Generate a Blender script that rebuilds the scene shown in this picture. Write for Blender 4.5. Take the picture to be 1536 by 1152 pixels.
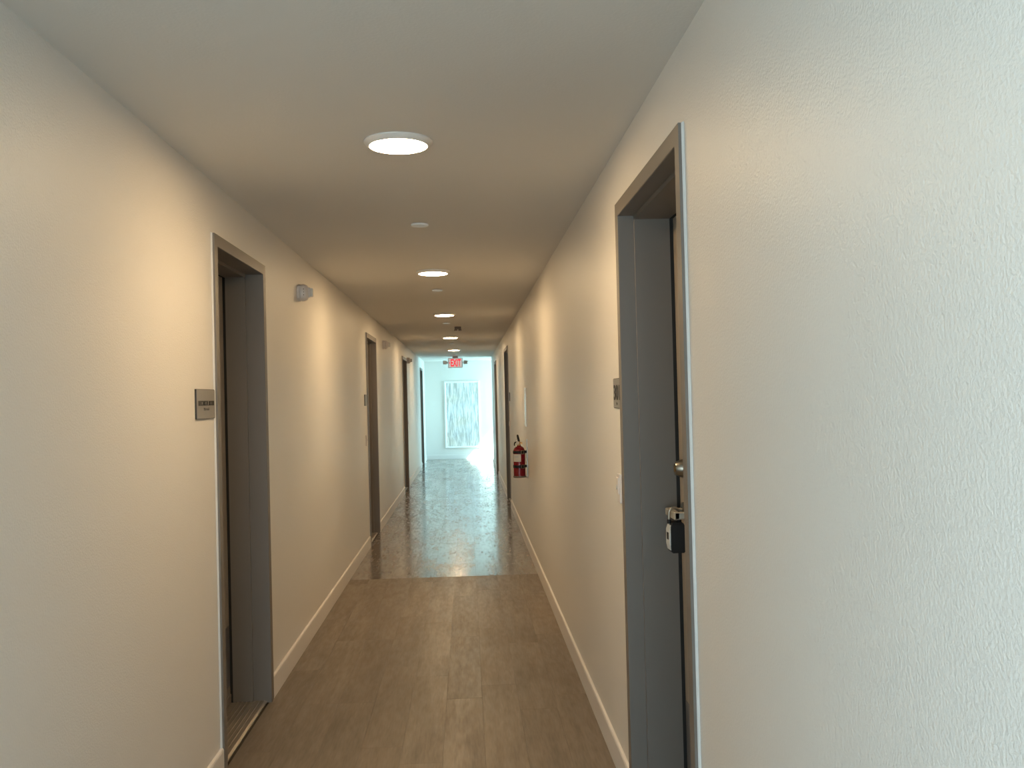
import bpy, bmesh, math, random
from mathutils import Matrix, Vector
from math import pi, sin, cos, radians as R

random.seed(7)
SC = bpy.context.scene
for o in list(bpy.data.objects):
    bpy.data.objects.remove(o)
COL = SC.collection

# ------------------------------------------------------------------ camera
H = 2.44                 # ceiling height
XL, XR = -1.035, 0.582   # corridor wall planes
YN, YF = -3.0, 23.3      # near and far end walls
YA = 21.3                # from here on an unseen window bay on the right, added for its daylight
XA = 1.75                # window wall of that bay
XB, YB = -3.4, 0.2       # lobby added behind the camera for daylight, opening left, window wall at XB

cam_d = bpy.data.cameras.new('camera')
cam = bpy.data.objects.new('camera', cam_d)
COL.objects.link(cam)
cam_d.sensor_fit = 'HORIZONTAL'
cam_d.sensor_width = 36.0
cam_d.lens = 36.0 * 1400.0 / 1536.0
cam_d.clip_start = 0.02
F = 1400.0
fwd = Vector(((700.1 - 768) / F, -(596.8 - 576) / F, -1)).normalized()   # corridor axis seen from the camera
up = Vector((-0.0237, 1, 0))
up = (up - up.dot(fwd) * fwd).normalized()
rt = fwd.cross(up)
cam.matrix_world = Matrix.Translation((0, 0, 1.516)) @ Matrix((rt, fwd, up)).to_4x4()
SC.camera = cam

# ------------------------------------------------------------------ world, sun, exposure
SKY = (0.42, 0.80, 1.0)
world = bpy.data.worlds.new('sky')
SC.world = world
world.use_nodes = True
wn, wl = world.node_tree.nodes, world.node_tree.links
wn.clear()
w_out = wn.new('ShaderNodeOutputWorld')
w_bg = wn.new('ShaderNodeBackground')
w_tc = wn.new('ShaderNodeTexCoord')
w_sep = wn.new('ShaderNodeSeparateXYZ')
w_ramp = wn.new('ShaderNodeValToRGB')
w_ramp.color_ramp.elements[0].position = 0.0
w_ramp.color_ramp.elements[0].color = (0.67, 0.86, 0.95, 1)
w_ramp.color_ramp.elements[1].position = 0.7
w_ramp.color_ramp.elements[1].color = (0.53, 0.77, 1.0, 1)
w_bg.inputs['Strength'].default_value = 12.0
wl.new(w_tc.outputs['Generated'], w_sep.inputs[0])
wl.new(w_sep.outputs['Z'], w_ramp.inputs[0])
wl.new(w_ramp.outputs[0], w_bg.inputs['Color'])
wl.new(w_bg.outputs[0], w_out.inputs[0])

sun_d = bpy.data.lights.new('sun', 'SUN')
sun_d.energy = 22.0
sun_d.angle = R(0.9)
sun_d.color = (1.0, 0.93, 0.82)
sun = bpy.data.objects.new('sun', sun_d)
COL.objects.link(sun)
sun.location = (6, 19, 6)
sun.rotation_euler = Vector((-0.58, 0.47, -0.67)).to_track_quat('-Z', 'Y').to_euler()

SC.view_settings.view_transform = 'Standard'
SC.view_settings.look = 'None'
SC.view_settings.gamma = 1.0
SC.view_settings.use_curve_mapping = False
SC.view_settings.exposure = 0.0
LAMP = 165.0             # radiance of a ceiling light's diffuser
LAMP_COL = (1.0, 0.70, 0.38)

# ------------------------------------------------------------------ materials
def mat(name, col=(.8, .8, .8), rough=.5, metal=0., spec=.5, bump=None, emit=None):
    m = bpy.data.materials.new(name)
    m.use_nodes = True
    nt = m.node_tree
    b = nt.nodes['Principled BSDF']
    b.inputs['Base Color'].default_value = (*col, 1)
    b.inputs['Roughness'].default_value = rough
    b.inputs['Metallic'].default_value = metal
    b.inputs['Specular IOR Level'].default_value = spec
    if emit:
        b.inputs['Emission Color'].default_value = (*emit[0], 1)
        b.inputs['Emission Strength'].default_value = emit[1]
    if bump:                       # list of (scale, detail, strength, distance)
        tc = nt.nodes.new('ShaderNodeTexCoord')
        prev = None
        for sc, det, st, dist in bump:
            n = nt.nodes.new('ShaderNodeTexNoise')
            n.inputs['Scale'].default_value = sc
            n.inputs['Detail'].default_value = det
            nt.links.new(tc.outputs['Object'], n.inputs['Vector'])
            bp = nt.nodes.new('ShaderNodeBump')
            bp.inputs['Strength'].default_value = st
            bp.inputs['Distance'].default_value = dist
            nt.links.new(n.outputs['Fac'], bp.inputs['Height'])
            if prev:
                nt.links.new(prev.outputs[0], bp.inputs['Normal'])
            prev = bp
        nt.links.new(prev.outputs[0], b.inputs['Normal'])
    return m

def mottle(m, c1, c2, scale, detail=3, stretch=(1, 1, 1), rough=None):
    """slow colour (and gloss) variation of the thing itself"""
    nt = m.node_tree
    b = nt.nodes['Principled BSDF']
    tc = nt.nodes.new('ShaderNodeTexCoord')
    mp = nt.nodes.new('ShaderNodeMapping')
    mp.inputs['Scale'].default_value = stretch
    n = nt.nodes.new('ShaderNodeTexNoise')
    n.inputs['Scale'].default_value = scale
    n.inputs['Detail'].default_value = detail
    mx = nt.nodes.new('ShaderNodeMix')
    mx.data_type = 'RGBA'
    mx.inputs['A'].default_value = (*c1, 1)
    mx.inputs['B'].default_value = (*c2, 1)
    nt.links.new(tc.outputs['Object'], mp.inputs[0])
    nt.links.new(mp.outputs[0], n.inputs['Vector'])
    nt.links.new(n.outputs['Fac'], mx.inputs['Factor'])
    nt.links.new(mx.outputs['Result'], b.inputs['Base Color'])
    if rough:
        mr = nt.nodes.new('ShaderNodeMapRange')
        mr.inputs['To Min'].default_value, mr.inputs['To Max'].default_value = rough
        nt.links.new(n.outputs['Fac'], mr.inputs['Value'])
        nt.links.new(mr.outputs[0], b.inputs['Roughness'])
    return m

M = {}
M['wall'] = mat('wall_paint', (.78, .755, .715), .42, bump=[(170, 2, .38, .004), (60, 1, .10, .004), (6, 1, .05, .01)])
M['ceiling'] = mat('ceiling_paint', (.74, .72, .68), .75, spec=.3, bump=[(120, 2, .2, .003)])
M['trim'] = mat('baseboard_paint', (.78, .745, .71), .45, bump=[(60, 2, .1, .002)])
M['frame'] = mottle(mat('frame_enamel', rough=.42, spec=.35, bump=[(200, 2, .08, .002)]), (.172, .152, .134), (.192, .170, .150), 2)
M['caulk'] = mat('white_caulk', (.68, .66, .63), .5)
M['door'] = mottle(mat('door_enamel', rough=.42), (.27, .235, .195), (.30, .26, .215), 2.5, stretch=(1, 1, .3))
M['brown_door'] = mottle(mat('brown_door_enamel', rough=.45), (.20, .145, .10), (.25, .18, .125), 3, 4, stretch=(4, 4, .4))
M['rubber'] = mat('black_rubber', (.012, .012, .012), .8)
M['black'] = mat('black_plastic', (.010, .010, .011), .6, spec=.35)
M['steel'] = mottle(mat('satin_steel', rough=.3, metal=1.), (.31, .28, .235), (.38, .35, .30), 20)
M['nickel'] = mat('brushed_nickel', (.46, .43, .37), .5, .55)
M['kick'] = mottle(mat('kick_plate_metal', rough=.4, metal=.6), (.20, .195, .20), (.25, .245, .25), 12)
M['threshold'] = mottle(mat('threshold_metal', rough=.38, metal=.55), (.30, .26, .22), (.40, .36, .31), 8)
M['plastic'] = mat('off_white_plastic', (.72, .67, .64), .4)
M['grey_plastic'] = mat('grey_plastic', (.52, .54, .54), .45)
M['brown_plastic'] = mat('brown_grey_plastic', (.17, .13, .10), .5)
M['lens'] = mat('clear_lens', (.75, .74, .70), .15)
M['sign'] = mottle(mat('sign_laminate', rough=.4), (.235, .225, .21), (.26, .25, .235), 30)
M['sign_edge'] = mat('sign_black_backing', (.03, .025, .02), .5)
M['ink'] = mat('sign_ink', (.02, .017, .015), .5)
M['white_sign'] = mat('white_sign_plate', (.88, .88, .86), .25)
M['red'] = mottle(mat('extinguisher_red', rough=.22), (.19, .004, .010), (.22, .005, .013), 4)
M['brass'] = mat('brass', (.50, .33, .14), .35, 1.)
M['label'] = mat('paper_label', (.62, .60, .55), .6)
M['lamp_rim'] = mat('lamp_rim_white', (.80, .78, .75), .4)
M['cover'] = mat('cover_disc_white', (.90, .90, .90), .3)
M['diffuser'] = mat('lamp_diffuser', (.9, .88, .84), .4, emit=(LAMP_COL, LAMP))
M['exit_face'] = mat('exit_sign_face', (.85, .84, .82), .35, emit=((1, .85, .80), .35))
M['exit_red'] = mat('exit_sign_red', (.75, .01, .03), .35, emit=((1, .02, .05), .8))
M['window_frame'] = mat('window_frame_white', (.8, .8, .79), .4)
M['canvas_frame'] = mat('picture_frame_white', (.88, .88, .87), .4)

def glass(name, tint):
    m = bpy.data.materials.new(name)
    m.use_nodes = True
    nt = m.node_tree
    nt.nodes.clear()
    o = nt.nodes.new('ShaderNodeOutputMaterial')
    t = nt.nodes.new('ShaderNodeBsdfTransparent')
    t.inputs[0].default_value = (*tint, 1)
    g = nt.nodes.new('ShaderNodeBsdfGlossy')
    g.inputs['Roughness'].default_value = .02
    lw = nt.nodes.new('ShaderNodeLayerWeight')
    pw = nt.nodes.new('ShaderNodeMath'); pw.operation = 'POWER'
    pw.inputs[1].default_value = 5.0
    nt.links.new(lw.outputs['Facing'], pw.inputs[0])
    fr = nt.nodes.new('ShaderNodeMath'); fr.operation = 'MULTIPLY_ADD'
    fr.inputs[1].default_value = .9; fr.inputs[2].default_value = .04
    nt.links.new(pw.outputs[0], fr.inputs[0])
    mx = nt.nodes.new('ShaderNodeMixShader')
    nt.links.new(fr.outputs[0], mx.inputs[0])
    nt.links.new(t.outputs[0], mx.inputs[1])
    nt.links.new(g.outputs[0], mx.inputs[2])
    nt.links.new(mx.outputs[0], o.inputs[0])
    return m
M['glass'] = glass('clear_window_glass', (.96, .97, .965))
M['daylight_tint'] = glass('daylight_tint_glass', (.82, .985, .995))  # tint added to turn the daylight at the far end cyan

def plank_material(name, r0, r1, spec, bump):
    m = mat(name, rough=.35, spec=spec)
    nt = m.node_tree
    b = nt.nodes['Principled BSDF']
    L = nt.links.new
    tc = nt.nodes.new('ShaderNodeTexCoord')
    oi = nt.nodes.new('ShaderNodeObjectInfo')
    off = nt.nodes.new('ShaderNodeVectorMath'); off.operation = 'MULTIPLY_ADD'
    L(oi.outputs['Random'], off.inputs[0]); off.inputs[1].default_value = (31, 57, 83)
    L(tc.outputs['Object'], off.inputs[2])
    mp = nt.nodes.new('ShaderNodeMapping'); mp.inputs['Scale'].default_value = (1, .09, 1)
    L(off.outputs[0], mp.inputs[0])
    n1 = nt.nodes.new('ShaderNodeTexNoise'); n1.inputs['Scale'].default_value = 14; n1.inputs['Detail'].default_value = 5
    L(mp.outputs[0], n1.inputs['Vector'])
    n2 = nt.nodes.new('ShaderNodeTexNoise'); n2.inputs['Scale'].default_value = 120; n2.inputs['Detail'].default_value = 3
    L(mp.outputs[0], n2.inputs['Vector'])
    rp = nt.nodes.new('ShaderNodeValToRGB')
    rp.color_ramp.elements[0].position = .15; rp.color_ramp.elements[0].color = (.140, .110, .082, 1)
    rp.color_ramp.elements[1].position = .85; rp.color_ramp.elements[1].color = (.265, .212, .162, 1)
    L(n1.outputs['Fac'], rp.inputs[0])
    gr = nt.nodes.new('ShaderNodeMapRange')
    gr.inputs['From Min'].default_value = .3; gr.inputs['From Max'].default_value = .7
    gr.inputs['To Min'].default_value = .86; gr.inputs['To Max'].default_value = 1.1
    L(n2.outputs['Fac'], gr.inputs['Value'])
    tone = nt.nodes.new('ShaderNodeMapRange')
    tone.inputs['To Min'].default_value = .92; tone.inputs['To Max'].default_value = 1.07
    L(oi.outputs['Random'], tone.inputs['Value'])
    mul = nt.nodes.new('ShaderNodeMath'); mul.operation = 'MULTIPLY'
    L(gr.outputs[0], mul.inputs[0]); L(tone.outputs[0], mul.inputs[1])
    sc = nt.nodes.new('ShaderNodeVectorMath'); sc.operation = 'SCALE'
    L(rp.outputs[0], sc.inputs[0]); L(mul.outputs[0], sc.inputs['Scale'])
    L(sc.outputs[0], b.inputs['Base Color'])
    # worn patches change the gloss
    n3 = nt.nodes.new('ShaderNodeTexNoise'); n3.inputs['Scale'].default_value = 5; n3.inputs['Detail'].default_value = 4
    mp3 = nt.nodes.new('ShaderNodeMapping'); mp3.inputs['Scale'].default_value = (1, .35, 1)
    L(off.outputs[0], mp3.inputs[0]); L(mp3.outputs[0], n3.inputs['Vector'])
    mr = nt.nodes.new('ShaderNodeMapRange')
    mr.inputs['From Min'].default_value = .38; mr.inputs['From Max'].default_value = .62
    mr.inputs['To Min'].default_value = r0; mr.inputs['To Max'].default_value = r1
    n4 = nt.nodes.new('ShaderNodeTexNoise'); n4.inputs['Scale'].default_value = 38; n4.inputs['Detail'].default_value = 3
    mp4 = nt.nodes.new('ShaderNodeMapping'); mp4.inputs['Scale'].default_value = (1, .2, 1)
    L(off.outputs[0], mp4.inputs[0]); L(mp4.outputs[0], n4.inputs['Vector'])
    mf = nt.nodes.new('ShaderNodeMix'); mf.inputs[0].default_value = .55
    L(n3.outputs['Fac'], mf.inputs[2]); L(n4.outputs['Fac'], mf.inputs[3])
    L(mf.outputs[0], mr.inputs['Value']); L(mr.outputs[0], b.inputs['Roughness'])
    bp = nt.nodes.new('ShaderNodeBump'); bp.inputs['Strength'].default_value = bump; bp.inputs['Distance'].default_value = .002
    L(n2.outputs['Fac'], bp.inputs['Height']); L(bp.outputs[0], b.inputs['Normal'])
    return m
M['plank'] = plank_material('vinyl_plank', .34, .50, .4, .14)
M['polished_plank'] = plank_material('polished_vinyl_plank', .08, .36, 1.0, .015)
_b = M['polished_plank'].node_tree.nodes['Principled BSDF']
_b.inputs['Coat Weight'].default_value = .5
_b.inputs['Coat Roughness'].default_value = .16

def canvas_material():
    m = mat('painted_canvas', rough=.6)
    nt = m.node_tree
    b = nt.nodes['Principled BSDF']
    L = nt.links.new
    tc = nt.nodes.new('ShaderNodeTexCoord')
    warp = nt.nodes.new('ShaderNodeTexNoise'); warp.inputs['Scale'].default_value = 3.5
    L(tc.outputs['Object'], warp.inputs['Vector'])
    ad = nt.nodes.new('ShaderNodeVectorMath'); ad.operation = 'MULTIPLY_ADD'
    L(warp.outputs['Color'], ad.inputs[0]); ad.inputs[1].default_value = (.05, 0, .2)
    L(tc.outputs['Object'], ad.inputs[2])
    mp = nt.nodes.new('ShaderNodeMapping'); mp.inputs['Scale'].default_value = (1, 1, .11)
    L(ad.outputs[0], mp.inputs[0])
    n = nt.nodes.new('ShaderNodeTexNoise'); n.inputs['Scale'].default_value = 30; n.inputs['Detail'].default_value = 6
    n.inputs['Roughness'].default_value = .65
    L(mp.outputs[0], n.inputs['Vector'])
    r = nt.nodes.new('ShaderNodeValToRGB')
    r.color_ramp.elements[0].position = .36; r.color_ramp.elements[0].color = (.46, .45, .43, 1)
    r.color_ramp.elements[1].position = .60; r.color_ramp.elements[1].color = (.90, .90, .88, 1)
    e = r.color_ramp.elements.new(.47); e.color = (.60, .59, .57, 1)
    L(n.outputs['Fac'], r.inputs[0])
    n2 = nt.nodes.new('ShaderNodeTexNoise'); n2.inputs['Scale'].default_value = 2.2
    L(tc.outputs['Object'], n2.inputs['Vector'])
    r2 = nt.nodes.new('ShaderNodeValToRGB')
    r2.color_ramp.elements[0].position = .38; r2.color_ramp.elements[0].color = (1, .93, .80, 1)
    r2.color_ramp.elements[1].position = .6; r2.color_ramp.elements[1].color = (.80, .88, 1, 1)
    L(n2.outputs['Fac'], r2.inputs[0])
    mx = nt.nodes.new('ShaderNodeMix'); mx.data_type = 'RGBA'; mx.blend_type = 'MULTIPLY'
    mx.inputs['Factor'].default_value = .45
    L(r.outputs[0], mx.inputs['A']); L(r2.outputs[0], mx.inputs['B'])
    L(mx.outputs['Result'], b.inputs['Base Color'])
    return m
M['canvas'] = canvas_material()

# ------------------------------------------------------------------ mesh helpers
class MB:
    def __init__(s):
        s.bm = bmesh.new()
    def box(s, x0, x1, y0, y1, z0, z1, bevel=0., seg=1):
        r = bmesh.ops.create_cube(s.bm, size=1, matrix=Matrix.Translation(((x0+x1)/2, (y0+y1)/2, (z0+z1)/2))
                                  @ Matrix.Diagonal((abs(x1-x0), abs(y1-y0), abs(z1-z0), 1)))
        if bevel:
            es = list({e for v in r['verts'] for e in v.link_edges})
            bmesh.ops.bevel(s.bm, geom=es, offset=bevel, segments=seg, profile=.5, affect='EDGES')
        return s
    def rings(s, rings, close=True, cap0=True, cap1=True):
        V = [[s.bm.verts.new(p) for p in r] for r in rings]
        n = len(V[0])
        for a, b in zip(V, V[1:]):
            for i in range(n if close else n-1):
                j = (i+1) % n
                s.bm.faces.new((a[i], a[j], b[j], b[i]))
        if cap0: s.bm.faces.new(V[0][::-1])
        if cap1: s.bm.faces.new(V[-1])
        return s
    def lathe(s, prof, n=32, axis='Z', at=(0, 0, 0)):
        """prof: (radius, height) pairs along the axis"""
        rs = []
        for r, h in prof:
            ring = []
            for i in range(n):
                a = 2*pi*i/n
                c, d = max(r, 1e-5)*cos(a), max(r, 1e-5)*sin(a)
                p = {'Z': (c, d, h), 'X': (h, c, d), 'Y': (d, h, c)}[axis]
                ring.append((p[0]+at[0], p[1]+at[1], p[2]+at[2]))
            rs.append(ring)
        return s.rings(rs)
    def tube(s, pts, r, n=8):
        pts = [Vector(p) for p in pts]
        rs = []
        ref = Vector((0, 0, 1))
        for i, p in enumerate(pts):
            t = (pts[min(i+1, len(pts)-1)] - pts[max(i-1, 0)]).normalized()
            q = ref if abs(t.dot(ref)) < .95 else Vector((1, 0, 0))
            u = t.cross(q).normalized(); v = t.cross(u)
            rr = r[i] if isinstance(r, (list, tuple)) else r
            rs.append([p + rr*(cos(2*pi*k/n)*u + sin(2*pi*k/n)*v) for k in range(n)])
        return s.rings(rs)
    def build(s, name, m, parent=None, loc=None, smooth=False):
        bmesh.ops.recalc_face_normals(s.bm, faces=s.bm.faces)
        me = bpy.data.meshes.new(name)
        s.bm.to_mesh(me); s.bm.free()
        me.materials.append(m)
        if smooth:
            me.polygons.foreach_set('use_smooth', [True]*len(me.polygons))
            me.set_sharp_from_angle(angle=R(38))
        return link(name, me, parent, loc)

def link(name, me, parent=None, loc=None):
    o = bpy.data.objects.new(name, me)
    COL.objects.link(o)
    if parent: o.parent = parent
    if loc: o.location = loc
    return o

def tag(o, label=None, cat=None, group=None, kind=None):
    if label: o['label'] = label
    if cat: o['category'] = cat
    if group: o['group'] = group
    if kind: o['kind'] = kind
    return o

def empty(name, loc, rz=0.):
    o = bpy.data.objects.new(name, None)
    COL.objects.link(o)
    o.empty_display_size = .05
    o.location = loc
    o.rotation_euler = (0, 0, rz)
    return o

def children(o):
    return [c for c in bpy.data.objects if c.parent == o]

def copy_tree(o, parent=None):
    c = o.copy(); COL.objects.link(c)
    if parent: c.parent = parent
    for ch in children(o):
        copy_tree(ch, c)
    return c

def lettering(txt, height, m, parent, loc, rot, name='lettering', width=None, depth=.0015, bold=.0):
    cu = bpy.data.curves.new('text', 'FONT')
    cu.body = txt; cu.size = 1; cu.align_x = 'CENTER'; cu.align_y = 'CENTER'
    cu.extrude = .02; cu.offset = bold
    t = bpy.data.objects.new('text', cu); COL.objects.link(t)
    dg = bpy.context.evaluated_depsgraph_get()
    me = bpy.data.meshes.new_from_object(t.evaluated_get(dg))
    bpy.data.objects.remove(t); bpy.data.curves.remove(cu)
    xs = [v.co.x for v in me.vertices]; ys = [v.co.y for v in me.vertices]
    cx, cy = (min(xs)+max(xs))/2, (min(ys)+max(ys))/2
    sy = height/(max(ys)-min(ys)); sx = width/(max(xs)-min(xs)) if width else sy
    for v in me.vertices:
        v.co = ((v.co.x-cx)*sx, (v.co.y-cy)*sy, v.co.z*depth/.02)
    me.materials.clear(); me.materials.append(m)
    me.name = name
    o = link(name, me, parent, loc)
    o.rotation_euler = rot
    return o

LEFT, RIGHT = 0., pi      # z rotation of a thing on that wall: local +x points into the corridor
def on_wall(name, side, y, z=0.):
    return empty(name, (XL if side == LEFT else XR, y, z), side)

# ------------------------------------------------------------------ the setting
DOORS = {  # side, y0, y1 (outer frame edges), rabbet depth
    'L1': (LEFT, 3.88, 4.85), 'L2': (LEFT, 9.72, 10.75), 'L3': (LEFT, 15.10, 16.17), 'L4': (LEFT, 20.9, 21.95),
    'R1': (RIGHT, 2.40, 3.445), 'R2': (RIGHT, 12.78, 13.92), 'R3': (RIGHT, 17.75, 18.80)}
DTOP = 2.22
INSET = .03
THK = .27

def wall_boxes(mb, x_in, x_out, y0, y1, holes, axis='Y', z1=H):
    """a wall slab with rectangular holes (a0, a1, z0, z1) along its length"""
    cuts = sorted({y0, y1, *[h[0] for h in holes], *[h[1] for h in holes]})
    for a, b in zip(cuts, cuts[1:]):
        spans = [(0., z1)]
        for h in holes:
            if h[0] <= a+1e-6 and h[1] >= b-1e-6:
                nxt = []
                for s0, s1 in spans:
                    if h[2] > s0: nxt.append((s0, min(h[2], s1)))
                    if h[3] < s1: nxt.append((max(h[3], s0), s1))
                spans = nxt
        for s0, s1 in spans:
            if axis == 'Y': mb.box(min(x_in, x_out), max(x_in, x_out), a, b, s0, s1)
            else: mb.box(a, b, min(x_in, x_out), max(x_in, x_out), s0, s1)

W2 = (-2.88, -.55, .35, 2.30)     # unseen lobby window on the left, added to light the near end
W1 = (21.42, 23.16, .12, 2.30)    # unseen window of the far bay, added to bring in daylight and sun

W3 = (-1.75, .45, .25, 2.30)      # unseen lobby window facing down the corridor, added to brighten the left wall

mb = MB()
hl = [(d[1]+INSET, d[2]-INSET, 0., DTOP-INSET) for k, d in DOORS.items() if d[0] == LEFT]
wall_boxes(mb, XL, XL-THK, YB, YF, hl)
wall_boxes(mb, XL-THK, XL-THK-.05, YB, YF, [])
tag(mb.build('wall_left', M['wall']), 'long cream painted corridor wall on the left, with four doors', 'wall', kind='structure')
mb = MB()
hr = [(d[1]+INSET, d[2]-INSET, 0., DTOP-INSET) for k, d in DOORS.items() if d[0] == RIGHT]
wall_boxes(mb, XR, XR+THK, YN, YA, hr)
wall_boxes(mb, XR+THK, XR+THK+.05, YN, YA, [])
tag(mb.build('wall_right', M['wall']), 'orange peel textured cream wall on the right, fire extinguisher on it', 'wall', kind='structure')
mb = MB(); wall_boxes(mb, YF, YF+.2, XL-.32, XA+.2, [], 'X')
tag(mb.build('wall_far', M['wall']), 'daylit end wall of the corridor behind the picture', 'wall', kind='structure')
mb = MB(); wall_boxes(mb, YN, YN-.2, XB-.2, XR+.32, [W3], 'X')
tag(mb.build('wall_near', M['wall']), 'plain end wall of the corridor behind the camera', 'wall', kind='structure')
mb = MB(); wall_boxes(mb, YA-.2, YA, XR+.32, XA+.2, [], 'X')  # bay walls added around the far daylight window
tag(mb.build('wall_added_bay', M['wall']), 'side wall of the unseen window bay added round the far right corner', 'wall', kind='structure')
mb = MB(); wall_boxes(mb, XA, XA+.2, YA, YF, [W1])
tag(mb.build('wall_added_bay_window', M['wall']), 'outer wall of the added far bay that holds its daylight window', 'wall', kind='structure')
mb = MB()
mb.box(XL-.32, XR+.32, YN-.2, YA-.2, H, H+.15); mb.box(XB-.2, XL-.32, YN-.2, YB+.2, H, H+.15); mb.box(XL-.32, XA+.2, YA-.2, YF+.2, H, H+.15)
tag(mb.build('ceiling', M['ceiling']), 'flat painted corridor ceiling with round lights', 'ceiling', kind='structure')

mb = MB(); wall_boxes(mb, YB, YB+.2, XB-.2, XL-.32, [], 'X')  # lobby walls added to hold the daylight windows
tag(mb.build('wall_added_lobby', M['wall']), 'side wall of the unseen lobby added behind the camera', 'wall', kind='structure')
mb = MB(); wall_boxes(mb, XB, XB-.2, YN, YB, [W2])
tag(mb.build('wall_added_lobby_window', M['wall']), 'outer wall of the added lobby with its wide daylight window', 'wall', kind='structure')

# floor: a dark base with every plank a piece of its own
PT = .006
mb = MB()
mb.box(XL-.32, XR+.32, YN-.2, YA-.2, -.12, -PT); mb.box(XB-.2, XL-.32, YN-.2, YB+.2, -.12, -PT); mb.box(XL-.32, XA+.2, YA-.2, YF+.2, -.12, -PT)
floor = tag(mb.build('floor', mat('subfloor', (.05, .04, .03), .9)), 'grey brown wood look plank floor of the corridor', 'floor', kind='structure')
PW, PL = .1797, 1.22
shared = {}
def plank(x0, x1, y0, y1, pm='plank'):
    w, l = x1-x0, y1-y0
    if w < .012 or l < .012: return
    key = (round(w, 4), round(l, 4), pm)
    if key not in shared:
        m_ = MB(); g = .00025
        m_.box(-w/2+g, w/2-g, -l/2+g, l/2-g, -PT, 0, bevel=.0003)
        o = m_.build('plank', M[pm], floor, ((x0+x1)/2, (y0+y1)/2, 0))
        shared[key] = o.data
    else:
        o = link('plank', shared[key], floor, ((x0+x1)/2, (y0+y1)/2, 0))
    o.location.z = random.uniform(-.0002, .0002)
def lay(xa, xb, ya, yb, seed, pm='plank'):
    rnd = random.Random(seed)
    n = math.ceil((xb-xa)/PW - .02)
    for i in range(n):
        x0 = xa + i*PW; x1 = min(x0+PW, xb)
        y = ya - rnd.choice([0, .2, .4, .6, .8, 1.0])
        while y < yb - .01:
            plank(x0, x1, max(y, ya), min(y+PL, yb), pm)
            y += PL
lay(XL, XR, YN, 7.97, 3)
lay(XL, XR, 7.97, YF, 4, 'polished_plank')     # a glossier batch starts at a seam straight across
lay(XR, XA, YA, YF, 5, 'polished_plank')
lay(XB, XL, YN, YB, 6)

# baseboards between the doors
def baseboard(side, y0, y1, label):
    if y1-y0 < .02: return
    prof = [(0, 0), (.013, 0), (.013, .104), (.010, .111), (.004, .113), (0, .113)]
    sgn = 1 if side == LEFT else -1
    x = XL if side == LEFT else XR
    m_ = MB()
    m_.rings([[(x+sgn*a, y, z) for a, z in prof] for y in (y0, y1)])
    tag(m_.build('baseboard_left' if side == LEFT else 'baseboard_right', M['trim']), label, 'baseboard', kind='structure')
def base_run(side, y0, y1, labels):
    ys = [y0]
    for d in sorted(v[1:] for v in DOORS.values() if v[0] == side): ys += list(d)
    ys.append(y1)
    for i, lb in enumerate(labels): baseboard(side, ys[2*i], ys[2*i+1], lb)
base_run(LEFT, YB, YF, ['off white baseboard under the electrical room sign, nearest on the left',
                        'off white baseboard between the first and second left doors',
                        'off white baseboard between the second and third left doors',
                        'off white baseboard between the third and last left doors',
                        'off white baseboard beyond the last left door'])
base_run(RIGHT, YN, YA, ['off white baseboard on the near side of the right door with lockbox',
                         'off white baseboard below the fire extinguisher',
                         'off white baseboard between the two farther right doors',
                         'off white baseboard beyond the farthest right door'])
for nm, (a0, a1, b0, b1), lb in [('baseboard_far', (XL+.013, XA, YF-.013, YF), 'off white baseboard along the daylit end wall'),
                                 ('baseboard_near', (XB, XR-.013, YN, YN+.013), 'off white baseboard on the wall behind the camera'),
                                 ('baseboard_added_bay', (XR, XA, YA, YA+.013), 'off white baseboard on the side wall of the added window bay')]:
    tag(MB().box(a0, a1, b0, b1, 0, .113, bevel=.003).build(nm, M['trim']), lb, 'baseboard', kind='structure')

# unseen windows, added to let sky light into the corridor
def window(n, x0, x1, y0, y1, z0, z1, label, out, turn=0.):
    root = tag(empty('window_%d' % n, ((x0+x1)/2, (y0+y1)/2, z0), turn), label, 'window', kind='structure')
    hw, h = (x1-x0 if turn else y1-y0)/2, z1-z0
    side = Vector((0, out, 0)) if turn else Vector((out, 0, 0))
    f = .05
    m_ = MB()
    m_.box(-.04, .04, -hw, -hw+f, 0, h).box(-.04, .04, hw-f, hw, 0, h).box(-.04, .04, -hw+f, hw-f, 0, f).box(-.04, .04, -hw+f, hw-f, h-f, h)
    m_.build('window_frame', M['window_frame'], root)
    MB().box(-.004, .004, -hw+f, hw-f, f, h-f).build('glass_pane', M['daylight_tint' if n == 1 else 'glass'], root)
    # portal: tells the renderer where the sky comes in
    ld = bpy.data.lights.new('window_portal', 'AREA')
    ld.shape = 'RECTANGLE'; ld.size = h; ld.size_y = 2*hw
    ld.cycles.is_portal = True
    lo = bpy.data.objects.new('window_portal', ld); COL.objects.link(lo)
    lo.location = Vector(((x0+x1)/2, (y0+y1)/2, (z0+z1)/2)) + side*.09
    # local X of the lamp (its height) upright, local -Z into the room
    zl = side; xl = Vector((0, 0, 1)); yl = zl.cross(xl)
    lo.rotation_euler = Matrix((xl, yl, zl)).transposed().to_euler()
window(1, XA+.06, XA+.14, W1[0], W1[1], W1[2], W1[3], 'unseen tall bay window added round the far corner for daylight', 1)
window(2, XB-.14, XB-.06, W2[0], W2[1], W2[2], W2[3], 'unseen wide lobby window added behind the camera for daylight', -1)
window(3, W3[0], W3[1], YN-.14, YN-.06, W3[2], W3[3], 'unseen lobby window added behind the camera to light down the corridor', -1, pi/2)

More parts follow.
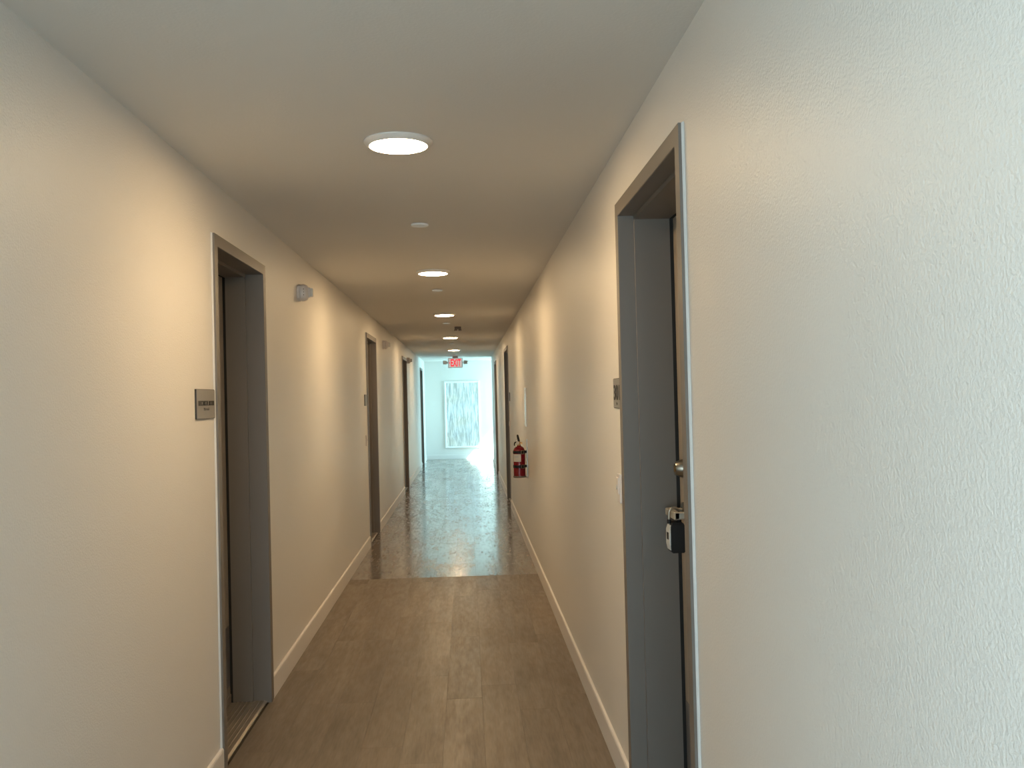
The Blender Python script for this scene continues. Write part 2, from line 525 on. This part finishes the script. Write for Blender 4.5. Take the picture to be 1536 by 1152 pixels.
# ------------------------------------------------------------------ doors
GAS = .013
def door(n, key, label, rab, handle=True, leaf_mat='door', kick=True, near_detail=False):
    side, y0, y1 = DOORS[key]
    w = y1-y0
    root = tag(on_wall('door_%d' % n, side, (y0+y1)/2), label, 'door', kind='structure')
    sf = .175; back = .24
    prof = [(.015, 0), (.015, .048), (.013, .05), (-rab, .05), (-rab, .066), (-sf, .066), (-sf, .05), (-back, .05), (-back, .031), (0, .031), (0, 0)]
    path = [(-w/2, 0, 1, 0), (-w/2, DTOP, 1, -1), (w/2, DTOP, -1, -1), (w/2, 0, -1, 0)]
    m_ = MB()
    m_.rings([[(x, py+dy*o_, pz+dz*o_) for x, o_ in prof] for py, pz, dy, dz in path])
    m_.build('frame', M['frame'], root)
    c = .0025
    m_ = MB()
    cp = [(.0, -c), (.003, -c), (.007, 0), (0, 0)]
    m_.rings([[(x, py+dy*o_, pz+dz*o_) for x, o_ in cp] for py, pz, dy, dz in path])
    m_.build('caulk_bead', M['caulk'], root)
    # black gasket between stop and leaf
    m_ = MB()
    gp = [(-sf, .053), (-sf, .0655), (-sf-GAS, .0655), (-sf-GAS, .053)]
    m_.rings([[(x, py+dy*o_, pz+dz*o_) for x, o_ in gp] for py, pz, dy, dz in path])
    m_.build('gasket', M['rubber'], root)
    lw = w/2-.053
    xd = -sf-GAS
    leaf = MB().box(xd-.044, xd, -lw, lw, .018, DTOP-.053, bevel=.0015).build('door_leaf', M[leaf_mat], root)
    MB().box(xd-.012, xd+.004, -lw+.01, lw-.01, .010, .055, bevel=.002).build('door_sweep', M['threshold'], root)
    # threshold saddle with ridges
    m_ = MB()
    m_.rings([[(x, y, z) for x, z in ((-.225, 0), (-.010, 0), (-.010, .006), (-.022, .011), (-.215, .011), (-.225, .004))] for y in (-w/2+.05, w/2-.05)])
    th = m_.build('threshold', M['threshold'], root)
    if near_detail:
        for i in range(6):
            x = -.045-.021*i
            MB().box(x-.004, x+.004, -w/2+.067, w/2-.067, .010, .0145, bevel=.0015).build('ridge', M['threshold'], th)
    if kick:
        MB().box(xd, xd+.0025, -lw+.02, lw-.02, .10, .40, bevel=.0008).build('kick_plate', M['kick'], root)
    return root, leaf, w, xd

def lever(root, xd, y, z, towards):
    """escutcheon, shank, and a square lever that returns to the door"""
    k = MB().lathe([(.0, xd), (.032, xd), (.032, xd+.006), (.026, xd+.011), (.012, xd+.012), (.012, xd+.012)], 24, 'X', (0, y, z)).build('lever_handle', M['steel'], root, smooth=True)
    m_ = MB()
    m_.box(xd+.010, xd+.062, y-.011, y+.011, z-.011, z+.011, bevel=.003)
    a, b = sorted((y-towards*.013, y+towards*.135))
    m_.box(xd+.048, xd+.068, a, b, z-.013, z+.013, bevel=.003)
    e0, e1 = sorted((y+towards*.135, y+towards*.117))
    m_.box(xd+.014, xd+.066, e0, e1, z-.0125, z+.0125, bevel=.003)
    m_.build('lever', M['nickel'], k)
    return k

def deadbolt(root, xd, y, z):
    d = MB().lathe([(0, xd), (.033, xd), (.033, xd+.004), (.0235, xd+.030), (.022, xd+.032), (.017, xd+.032), (.016, xd+.029), (0, xd+.029)], 32, 'X', (0, y, z)).build('deadbolt', M['steel'], root, smooth=True)
    MB().lathe([(0, xd+.028), (.012, xd+.028), (.012, xd+.0335), (.010, xd+.034), (0, xd+.034)], 20, 'X', (0, y, z)).build('key_plug', M['brass'], d, smooth=True)

# near left door: electrical room
r, lf, w, xd = door(1, 'L1', 'near left grey framed door of the electrical room', .075, near_detail=True)
lever(r, xd, -w/2+.13, 1.0, 1)
for z in (.25, 1.05, 1.95):
    MB().lathe([(.007, z-.05), (.007, z+.05)], 10, 'Z', (xd+.006, w/2-.058, 0)).build('hinge', M['steel'], r, smooth=True)
# near right door, 301: far side (local -y) carries the handle
r, lf, w, xd = door(2, 'R1', 'near right door numbered 301 with steel lever and hanging lockbox', .045, near_detail=True)
R1Y = (2.40+3.445)/2
lever(r, xd, R1Y-3.315, 1.092, 1)
deadbolt(r, xd, R1Y-3.315, 1.245)
for z in (.25, 1.05, 1.95):
    MB().lathe([(.007, z-.05), (.007, z+.05)], 10, 'Z', (xd+.006, w/2-.058, 0)).build('hinge', M['steel'], r, smooth=True)
for n, key, lb, lm in [(3, 'L2', 'second left door, brown leaf in a dark frame', 'brown_door'),
                       (4, 'L3', 'third left door, dark and narrow in the distance', 'brown_door'),
                       (5, 'L4', 'last left door beside the daylit end wall', 'door'),
                       (6, 'R2', 'right door just beyond the fire extinguisher', 'brown_door'),
                       (7, 'R3', 'farthest right door near the daylit end wall', 'brown_door')]:
    r, lf, w, xd = door(n, key, lb, .05, leaf_mat=lm, kick=False)
    s = 1 if DOORS[key][0] == LEFT else -1
    hy = -s*(w/2-.13) if key in ('L2', 'L3', 'L4') else s*(w/2-.13)
    lever(r, xd, hy, 1.05, 1 if hy < 0 else -1)

# ------------------------------------------------------------------ lockbox hanging from the lever of 301
lb_y, lb_x = 3.228, .712
lk = tag(empty('lockbox', (lb_x, lb_y, .962), RIGHT), 'black key lockbox hanging from the lever of door 301', 'lockbox')
m_ = MB()
m_.rings([[(-.030, -.030, 0), (.016, -.030, 0), (.016, .030, 0), (-.030, .030, 0)],
          [(-.033, -.034, .02), (.020, -.034, .02), (.020, .034, .02), (-.033, .034, .02)],
          [(-.033, -.034, .085), (.020, -.034, .085), (.020, .034, .085), (-.033, .034, .085)],
          [(-.026, -.026, .105), (.014, -.026, .105), (.014, .026, .105), (-.026, .026, .105)]])
bmesh.ops.bevel(m_.bm, geom=m_.bm.edges[:], offset=.003, segments=2, affect='EDGES')
m_.build('body', M['black'], lk, smooth=True)
c = MB().rings([[(.0165, -.025, .010), (.021, -.024, .010), (.021, .024, .010), (.0165, .025, .010)],
            [(.0195, -.030, .030), (.0245, -.028, .030), (.0245, .028, .030), (.0195, .030, .030)],
            [(.0195, -.030, .078), (.0240, -.028, .078), (.0240, .028, .078), (.0195, .030, .078)],
            [(.0150, -.022, .096), (.0200, -.021, .096), (.0200, .021, .096), (.0150, .022, .096)]]).build('dial_cover', M['grey_plastic'], lk)
tag(c, 'grey front cover')
MB().box(.0240, .0255, -.012, .012, .045, .070, bevel=.001).build('cover_slot', M['black'], c)
arc = [(.018*cos(a), 0, .136 + .018*sin(a)) for a in [pi*i/10 for i in range(11)]]
MB().tube([(.018, 0, .098)] + arc + [(-.018, 0, .098)], .0045, 10).build('shackle', M['steel'], lk, smooth=True)
for x in (.018, -.018):
    MB().lathe([(.0075, .100), (.0075, .112), (.005, .114)], 12, 'Z', (x, 0, 0)).build('shackle_collar', M['black'], lk, smooth=True)

# ------------------------------------------------------------------ signs
def plate(name, side, y0, y1, z0, z1, label, cat, group=None):
    root = tag(on_wall(name, side, (y0+y1)/2, (z0+z1)/2), label, cat, group)
    hw, hh = (y1-y0)/2, (z1-z0)/2
    MB().box(0, .006, -hw, hw, -hh, hh, bevel=.0008).build('backing', M['sign_edge'], root)
    MB().box(.006, .008, -hw+.002, hw-.002, -hh+.002, hh-.002, bevel=.0006).build('face', M['sign'], root)
    return root
TXT = (pi/2, 0, pi/2)   # lettering that reads from local +x
def braille(root, x, z, cells, y_mid=0., dot=.0022):
    m_ = MB()
    rnd = random.Random(4)
    for i in range(cells):
        for j in range(2):
            for k in range(3):
                if rnd.random() < .55:
                    y = y_mid + (i-(cells-1)/2)*.0085 + j*.0035
                    m_.box(x-.001, x+.0012, y-dot/2, y+dot/2, z-k*.0035-dot/2, z-k*.0035+dot/2)
    b = m_.build('braille', M['ink'], root)
    b['kind'] = 'stuff'
s = plate('room_sign', LEFT, 3.61, 3.866, 1.458, 1.575, 'grey sign reading ELECTRICAL ROOM beside the near left door', 'sign')
lettering('ELECTRICAL ROOM', .019, M['ink'], s, (.0082, .0, .0035), TXT, width=.215, bold=.006)
braille(s, .008, -.016, 9)
s = plate('room_sign', RIGHT, 3.462, 3.635, 1.462, 1.577, 'grey sign reading 301 beside the near right door', 'sign')
lettering('301', .058, M['ink'], s, (.0082, 0, .003), TXT, width=.135, bold=.012)
braille(s, .008, -.036, 4)
s = plate('room_sign', LEFT, 9.50, 9.67, 1.46, 1.575, 'pale room sign beside the second left door', 'sign')
s = plate('room_sign', RIGHT, 12.52, 12.70, 1.46, 1.575, 'dark room sign beside the door past the fire extinguisher', 'sign')

# doorbells
def doorbell(side, y, z, label):
    root = tag(on_wall('doorbell', side, y, z), label, 'doorbell', 'doorbells beside the doors')
    MB().box(0, .010, -.030, .030, -.055, .055, bevel=.003, seg=2).build('base_plate', M['plastic'], root)
    MB().box(.010, .015, -.022, .022, -.020, .042, bevel=.002, seg=2).build('cover', M['plastic'], root)
    MB().lathe([(0, .015), (.009, .015), (.009, .0175), (.007, .018), (0, .018)], 20, 'X', (0, 0, .005)).build('button', M['grey_plastic'], root, smooth=True)
doorbell(RIGHT, 3.56, 1.155, 'small pale doorbell below the 301 sign')
doorbell(LEFT, 9.57, 1.106, 'small pale doorbell beside the second left door')
doorbell(RIGHT, 12.66, 1.14, 'small pale doorbell beside the door past the fire extinguisher')
doorbell(LEFT, 16.29, 1.10, 'small pale doorbell just past the third left door')

# plain white wall sign above the extinguisher
ws = tag(on_wall('wall_sign', RIGHT, 9.20, 1.41), 'plain white sign plate seen edge on above the fire extinguisher', 'sign')
MB().box(0, .008, -.13, .13, -.19, .19, bevel=.002).build('sign_panel', M['white_sign'], ws)
for z in (-.165, .165):
    MB().lathe([(0, .008), (.005, .008), (.004, .0105), (0, .011)], 12, 'X', (0, 0, z)).build('screw', M['steel'], ws, smooth=True)

# ------------------------------------------------------------------ horn strobes high on the left wall
def strobe(y, z, label):
    root = tag(on_wall('horn_strobe', LEFT, y, z), label, 'alarm', 'fire alarms high on the left wall')
    MB().lathe([(0, 0), (.054, 0), (.054, .016), (.050, .022), (.050, .026), (0, .026)], 8, 'X').build('base_ring', M['plastic'], root)
    b = MB().lathe([(0, .024), (.053, .024), (.053, .040), (.046, .056), (.030, .066), (0, .068)], 28, 'X').build('horn_body', M['plastic'], root, smooth=True)
    for k in range(3):
        MB().box(.041, .0445, -.052, -.0495, -.022+.018*k, -.014+.018*k).build('sound_slot', M['brown_plastic'], b)
    MB().box(.060, .078, -.017, .017, -.030, .030, bevel=.003).build('strobe_block', M['plastic'], root)
    tag(MB().box(.078, .093, -.013, .013, -.026, .026, bevel=.004, seg=2).build('strobe_lens', M['lens'], root), 'clear strobe lens')
strobe(5.87, 2.196, 'round white fire alarm strobe beyond the electrical room door')
strobe(11.74, 2.205, 'round fire alarm strobe beyond the second left door')
strobe(16.42, 2.195, 'round fire alarm strobe beyond the third left door')

# ------------------------------------------------------------------ ceiling fittings
LX = -.223
def ceiling_light(y, label):
    root = tag(empty('ceiling_light', (LX, y, H)), label, 'ceiling light', 'round lights along the ceiling')
    MB().lathe([(.100, -.002), (.122, 0), (.1235, -.002), (.1235, -.005), (.120, -.008), (.107, -.019), (.1035, -.0195), (.1025, -.017), (.100, -.010)], 64).build('rim', M['lamp_rim'], root, smooth=True)
    MB().lathe([(0, -.010), (.1022, -.010), (.1022, -.0185), (.098, -.0205), (0, -.0215)], 64).build('diffuser', M['diffuser'], root, smooth=True)
    return root
for y, lb in [(3.343, 'nearest and largest of the round lit ceiling lights'),
              (6.78, 'second round ceiling light, between the first and second sprinkler covers'),
              (10.22, 'third round ceiling light, just before the twin lens ceiling device'),
              (14.05, 'fourth round ceiling light, just past the twin lens ceiling device'),
              (17.75, 'farthest round ceiling light, just before the exit sign')]:
    ceiling_light(y, lb)
def sprinkler(y, label):
    root = tag(empty('sprinkler_cover', (LX-.003, y, H)), label, 'sprinkler', 'sprinkler covers along the ceiling')
    MB().lathe([(0, 0), (.040, 0), (.040, -.0025), (0, -.0025)], 24).build('cup', M['brown_plastic'], root, smooth=True)
    MB().lathe([(0, -.0025), (.0455, -.0025), (.0455, -.010), (.0435, -.0120), (0, -.0125)], 40).build('cover_plate', M['cover'], root, smooth=True)
for y, lb in [(4.93, 'nearest white sprinkler cover disc, after the first ceiling light'),
              (7.92, 'second white sprinkler cover disc, after the second ceiling light'),
              (11.40, 'third white sprinkler cover disc, beside the twin lens device'),
              (15.6, 'fourth white sprinkler cover disc, between the two farthest lights'),
              (19.5, 'farthest sprinkler cover disc, just in front of the exit sign')]:
    sprinkler(y, lb)
el = tag(empty('emergency_light', (-.094, 12.1, H)), 'small dark ceiling device with two pale lenses, right of third sprinkler cover', 'emergency light')
MB().box(-.042, .042, -.03, .03, -.032, 0, bevel=.004).build('housing', M['brown_plastic'], el)
for sx in (-1, 1):
    h = MB().lathe([(0, -.030), (.014, -.030), (.020, -.040), (.022, -.050), (.020, -.052), (0, -.052)], 20, 'Z', (sx*.027, -.008, 0)).build('lamp_head', M['brown_plastic'], el, smooth=True)
    MB().lathe([(0, -.052), (.0185, -.052), (.017, -.057), (0, -.060)], 20, 'Z', (sx*.027, -.008, 0)).build('lens', M['lens'], h, smooth=True)

# exit sign with two lamp heads
ex = tag(empty('exit_sign', (-.232, 20.5, H)), 'white ceiling sign with red EXIT letters and two lamp heads', 'exit sign')
MB().box(-.06, .06, -.035, .035, -.045, 0, bevel=.006).build('canopy', M['plastic'], ex)
MB().box(-.158, .158, -.024, .024, -.258, -.043, bevel=.006).build('housing', M['grey_plastic'], ex)
MB().box(-.146, .146, -.028, -.024, -.248, -.053, bevel=.001).build('face_panel', M['exit_face'], ex)
lettering('EXIT', .160, M['exit_red'], ex, (.012, -.0285, -.150), (pi/2, 0, 0), width=.222, depth=.002, bold=.03)
m_ = MB()
m_.rings([[(x, y, z) for x, z in ((-.138, -.150), (-.118, -.118), (-.118, -.182))] for y in (-.0305, -.0275)])
m_.build('arrow', M['exit_red'], ex)
for sx in (-1, 1):
    h = MB().box(sx*.158-.004, sx*.158+.004, -.012, .012, -.16, -.13).box(min(sx*.16, sx*.19), max(sx*.16, sx*.19), -.010, .010, -.150, -.135).build('lamp_arm', M['grey_plastic'], ex)
    hd = MB().box(sx*.225-.044, sx*.225+.044, -.035, .025, -.178, -.098, bevel=.008, seg=2).build('lamp_head', M['plastic'], ex)
    MB().box(sx*.225-.034, sx*.225+.034, -.038, -.034, -.168, -.108, bevel=.001).build('lens', M['lens'], hd)

# ------------------------------------------------------------------ fire extinguisher and its bracket
EY, EX, EZ, ER = 9.15, .500, .735, .0575
br = tag(on_wall('extinguisher_bracket', RIGHT, EY, EZ), 'wall bracket with black straps holding the red fire extinguisher', 'bracket')
MB().box(0, .008, -.022, .022, -.02, .36, bevel=.001).build('back_plate', M['steel'], br)
# the foot: a plate with a low lip
m_ = MB()
dx = XR-EX
m_.lathe([(0, -.012), (.060, -.012), (.062, -.010), (.062, .006), (.0595, .006), (.0595, -.004), (0, -.004)], 36, 'Z', (dx, 0, 0))
m_.box(.004, dx-.05, -.02, .02, -.012, -.005)
m_.build('foot_plate', M['brown_plastic'], br, smooth=True)
for zs in (.098, .238):
    m_ = MB()
    n = 40
    rings = []
    for i in range(n):
        a = 2*pi*i/n
        rings.append([(dx+rr*cos(a), rr*sin(a), zs+dz) for rr, dz in ((ER+.0008, -.013), (ER+.0035, -.013), (ER+.0035, .013), (ER+.0008, .013))])
    rings.append(rings[0])
    m_.rings(rings, cap0=False, cap1=False)
    bmesh.ops.remove_doubles(m_.bm, verts=m_.bm.verts, dist=1e-6)
    m_.box(.007, dx-ER+.002, -.012, .012, zs-.012, zs+.012)
    st = m_.build('strap', M['black'], br, smooth=True)
    # buckle, on the side that faces the camera and the wall
    a = R(118)
    cx, cy = dx+(ER+.005)*cos(a), (ER+.005)*sin(a)
    bk = MB()
    for u0, u1, z0, z1 in ((-.017, -.013, -.019, .019), (.013, .017, -.019, .019), (-.017, .017, -.019, -.015), (-.017, .017, .015, .019)):
        bk.box(-.003, .004, u0, u1, z0, z1)
    b = bk.build('buckle', M['steel'], st, (cx, cy, zs))
    b.rotation_euler = (0, 0, a)

fe = tag(empty('fire_extinguisher', (EX, EY, EZ), RIGHT), 'red fire extinguisher strapped to the right wall', 'fire extinguisher')
MB().lathe([(0, -.003), (.052, -.003), (ER, .003), (ER, .238), (.0555, .258), (.048, .277), (.034, .290), (.020, .296), (.017, .305), (0, .305)], 40).build('cylinder', M['red'], fe, smooth=True)
va = MB().lathe([(0, .303), (.019, .303), (.019, .312), (.014, .314), (.014, .338), (.011, .342), (0, .342)], 20).box(-.010, .026, -.009, .009, .318, .336, bevel=.002).build('valve', M['brass'], fe, smooth=True)
MB().lathe([(0, .006), (.016, .006), (.016, .014), (.014, .016), (0, .016)], 20, 'Y', (.012, 0, .327)).build('gauge', M['label'], va, smooth=True)
# carrying handle (lower) and squeeze lever (upper), pointing up and outwards
def bar(name, pts, hw, th, m, parent):
    m_ = MB()
    rs = []
    for x, z in pts:
        rs.append([(x, -hw, z), (x, hw, z), (x+.002, hw, z+th), (x+.002, -hw, z+th)])
    m_.rings(rs)
    return m_.build(name, m, parent)
m_ = MB()
m_.tube([(-.002, 0, .338), (.002, 0, .352), (.006, 0, .372), (.011, 0, .398), (.013, 0, .408)], [.010, .012, .0115, .010, .006], 12)
m_.build('squeeze_lever', M['black'], va, smooth=True)
MB().tube([(.024, 0, .334), (.034, 0, .334), (.040, 0, .328), (.043, 0, .316), (.043, 0, .300)], [.006, .007, .007, .006, .005], 10).build('carry_handle', M['black'], va, smooth=True)
ring = [(.020+.011*cos(t), .012, .352+.011*sin(t)) for t in [2*pi*i/14 for i in range(15)]]
MB().tube(ring, .0016, 6).build('pull_pin', M['steel'], va, smooth=True)
MB().tube([(-.016, .004, .328), (-.028, .010, .326), (-.030, .014, .318)], [.007, .0075, .005], 10).build('nozzle', M['brass'], fe, smooth=True)
# paper label wrapped on the side turned to the corridor
def wrap(name, a0, a1, z0, z1, m, parent, off):
    m_ = MB()
    n = 14
    rs = []
    for i in range(n+1):
        a = a0+(a1-a0)*i/n       # measured from local +y towards +x
        rs.append([(rr*sin(a), rr*cos(a), z) for rr, z in ((ER+off, z0), (ER+off+.0006, z0), (ER+off+.0006, z1), (ER+off, z1))])
    m_.rings(rs)
    return m_.build(name, m, parent, smooth=True)
lab = tag(wrap('paper_label', R(-14), R(72), .146, .219, M['label'], fe, .0002), 'cream paper label')
wrap('label_stripe', R(8), R(52), .186, .206, M['grey_plastic'], lab, .0009)

# ------------------------------------------------------------------ picture on the far wall
px0, px1, pz0, pz1 = -.556, .317, .275, 1.94
pic = tag(empty('wall_picture', ((px0+px1)/2, YF, pz0)), 'tall white framed picture of vertical grey streaks on the end wall', 'picture')
hw, h = (px1-px0)/2, pz1-pz0
f = .045
def mitre(m_, inner, z_in0, z_in1):
    pass
m_ = MB()
path = [(-hw, 0, 1, 1), (hw, 0, -1, 1), (hw, h, -1, -1), (-hw, h, 1, -1)]
prof = [(0, 0), (-.035, 0), (-.040, .006), (-.040, f-.012), (-.030, f), (0, f)]
rs = [[(x+dx_*o_, y, z+dz_*o_) for y, o_ in prof] for x, z, dx_, dz_ in path]
m_.rings(rs + [rs[0]], cap0=False, cap1=False)
bmesh.ops.remove_doubles(m_.bm, verts=m_.bm.verts, dist=1e-6)
m_.build('picture_frame', M['canvas_frame'], pic)
MB().box(-hw+f-.004, hw-f+.004, -.026, -.006, f-.004, h-f+.004).build('canvas', M['canvas'], pic)
